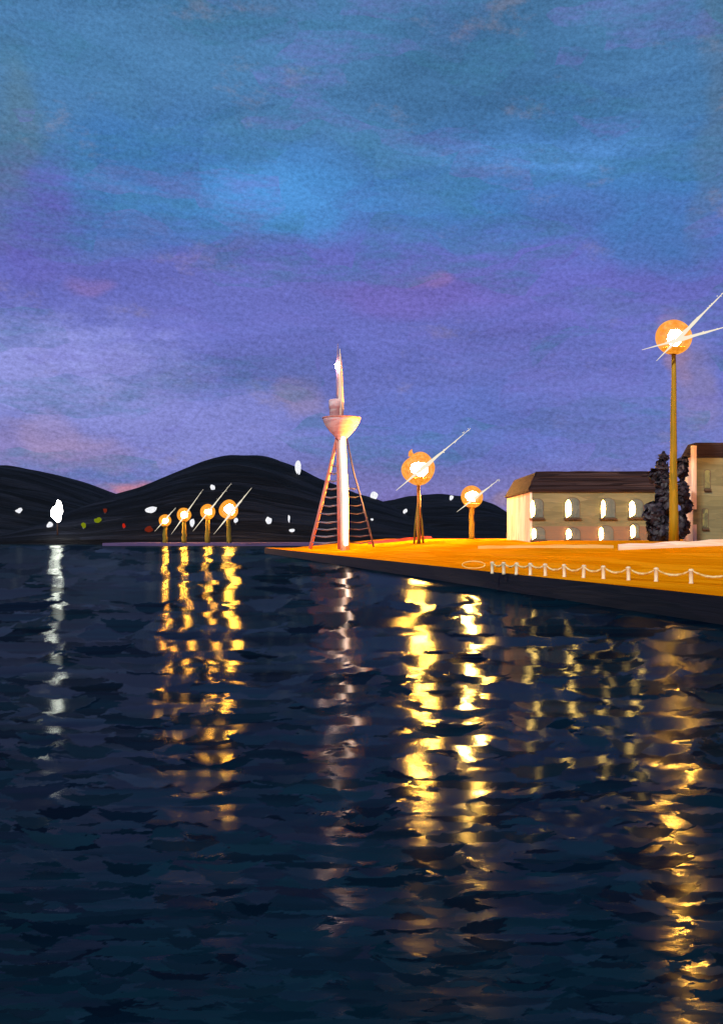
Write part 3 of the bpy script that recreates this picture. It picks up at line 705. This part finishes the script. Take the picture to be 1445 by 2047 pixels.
for i in range(len(tops)-1):
    a, c = tops[i], tops[i+1]; b = MB(); pts = []; n = 12
    sag = .42 if i < 7 else .3
    for j in range(n+1):
        f = j/n; q = a.lerp(c, f); q.z -= sag*4*f*(1-f); pts.append(q - a)
    b.tube(pts, [.045+.05*math.sin(math.pi*j/n) for j in range(n+1)], 6, jit=.25)
    o = b.build('chain', M['chain_paint'], None, True, a)
    lab = ('sagging cream chain running out of the picture at the right edge' if i == 0 else
           f'sagging cream chain between the {ORD[i-1]} and {ORD[i]} posts counting from the right')
    tag(o, lab, 'chain', 'chains hung between the posts')
# standing oval hoop of pale rope further along
D = 105; x = X_at(946, D)
b = MB(); b.tube([(1.2*math.cos(a), .12*math.sin(a), .40+.36*math.sin(a)) for a in [2*math.pi*i/24 for i in range(25)]], .06, 7, jit=.4)
tag(b.build('rope_hoop', M['yellow_kerb_paint'], None, True, (x, D, QZ)), 'flat oval hoop of pale rope standing left of the chain posts', 'rope')

# low walls along the back of the apron
def low_wall(name, px0, px1, D0, D1, h, th, mat, label, zoff=0):
    n = 14; b = MB(); vs = []
    for i in range(n+1):
        f = i/n; D = D0+(D1-D0)*f; x = X_at(px0+(px1-px0)*f, D); z = ground_z(x, D)
        hh = h*(1+.10*math.sin(i*1.7))
        vs += [(x, D, z-.2), (x, D, z+hh), (x+.0, D+th, z+hh), (x, D+th, z-.2)]
    fs = []
    for i in range(n):
        for k in range(4): fs.append((i*4+k, i*4+(k+1) % 4, (i+1)*4+(k+1) % 4, (i+1)*4+k))
    fs += [(0, 1, 2, 3), (n*4+3, n*4+2, n*4+1, n*4)]
    b.add(vs, fs)
    tag(b.build(name, M[mat]), label, 'wall')
low_wall('low_wall', 1236, 1560, 128, 112, .75, .5, 'cream_wall_paint', 'low cream wall in front of the tall lamp and the taller house')
low_wall('low_wall', 955, 1225, 172, 134, .45, .4, 'yellow_kerb_paint', 'low yellow wall in front of the long buff house')
low_wall('low_wall', 735, 862, 262, 262, .8, .4, 'brick_red', 'low dark red wall behind the lamp and the tower')

# ------------------------------------------------------------------ lights on the hills
def hill_light(px, py, w, h, mat, label, seed, group='lights on the far hills'):
    x, D, z = hit_hill(px, py+h*.5)
    k = D/F
    b = MB(); b.blob((0, 0, h*k*.5+.3), 1.0, 2, .28, (w*k*.5, w*k*.35, h*k*.5), 0, seed)
    b.tube([(0, 0, -1.2), (0, 0, h*k*.5)], .25, 6, 1)
    tag(b.build('hillside_light', [M[mat], M['slate_metal']], None, True, (x, D, z)), label, 'light', group)
for i, (px, py, w, h, mat, lab) in enumerate([
    (38, 1022, 13, 11, 'white_light', 'small white light near the left edge of the left hill'),
    (99, 1050, 13, 12, 'white_light', 'round white light just left of the tall white shore lamp'),
    (302, 1020, 24, 15, 'white_light', 'wide white light above the leftmost far lamp'),
    (384, 1047, 9, 18, 'white_light', 'narrow bluish white light between two of the far lamps'),
    (424, 976, 10, 13, 'white_light', 'high white light on the hillside above the far lamps'),
    (471, 1041, 9, 12, 'white_light', 'white light beside the rightmost far lamp'),
    (537, 1041, 12, 16, 'white_light', 'white light on the middle hill right of the far lamps'),
    (595, 936, 13, 26, 'white_light', 'tall white light on the ridge left of the tower'),
    (577, 1038, 5, 17, 'white_light', 'thin upright white light left of the tower legs'),
    (583, 1062, 12, 8, 'white_light', 'small flat white light low beside the tower leg'),
    (747, 990, 16, 18, 'white_light', 'white light on the ridge right of the tower'),
    (809, 1023, 9, 13, 'white_light', 'white light left of the thin olive lamp pole'),
    (743, 1039, 6, 6, 'white_light', 'tiny white light beside the tower right leg'),
    (901, 996, 10, 12, 'white_light', 'white light on the right ridge beside the short lamp'),
    (167, 1051, 10, 12, 'green_light', 'yellow green light low on the left hill'),
    (195, 1041, 14, 12, 'green_light', 'olive green light in the dip between the hills'),
    (248, 1052, 8, 12, 'red_light', 'bright red light low in the dip between the hills'),
    (210, 1021, 8, 10, 'dim_red_light', 'dim red light high in the dip between the hills'),
    (298, 1058, 18, 13, 'dim_red_light', 'wide dull red light beside the leftmost far lamp')]):
    hill_light(px, py, w*.88, h*.88, mat, lab, 100+i)

def shore_lamp():
    D = 618; k = D/F; px, py, w, h = 115, 1022, 20, 36
    x = X_at(px, D); t = thing('shore_lamp', (x, D, 1.2), 'largest white light on a dark post at the far left shore', 'light')
    H = Z_at(py, D)-1.2
    b = MB(); b.tube([(0, 0, -.2), (0, 0, H-h*k*.4)], [.5, .3], 8); b.build('post', M['shore_earth'], t, True)
    b = MB(); b.blob((0, 0, 0), 1, 2, .25, (w*k*.5, w*k*.4, h*k*.5), 0, 5); b.build('lamp_head', M['bright_white_light'], t, True, (0, 0, H))
shore_lamp()
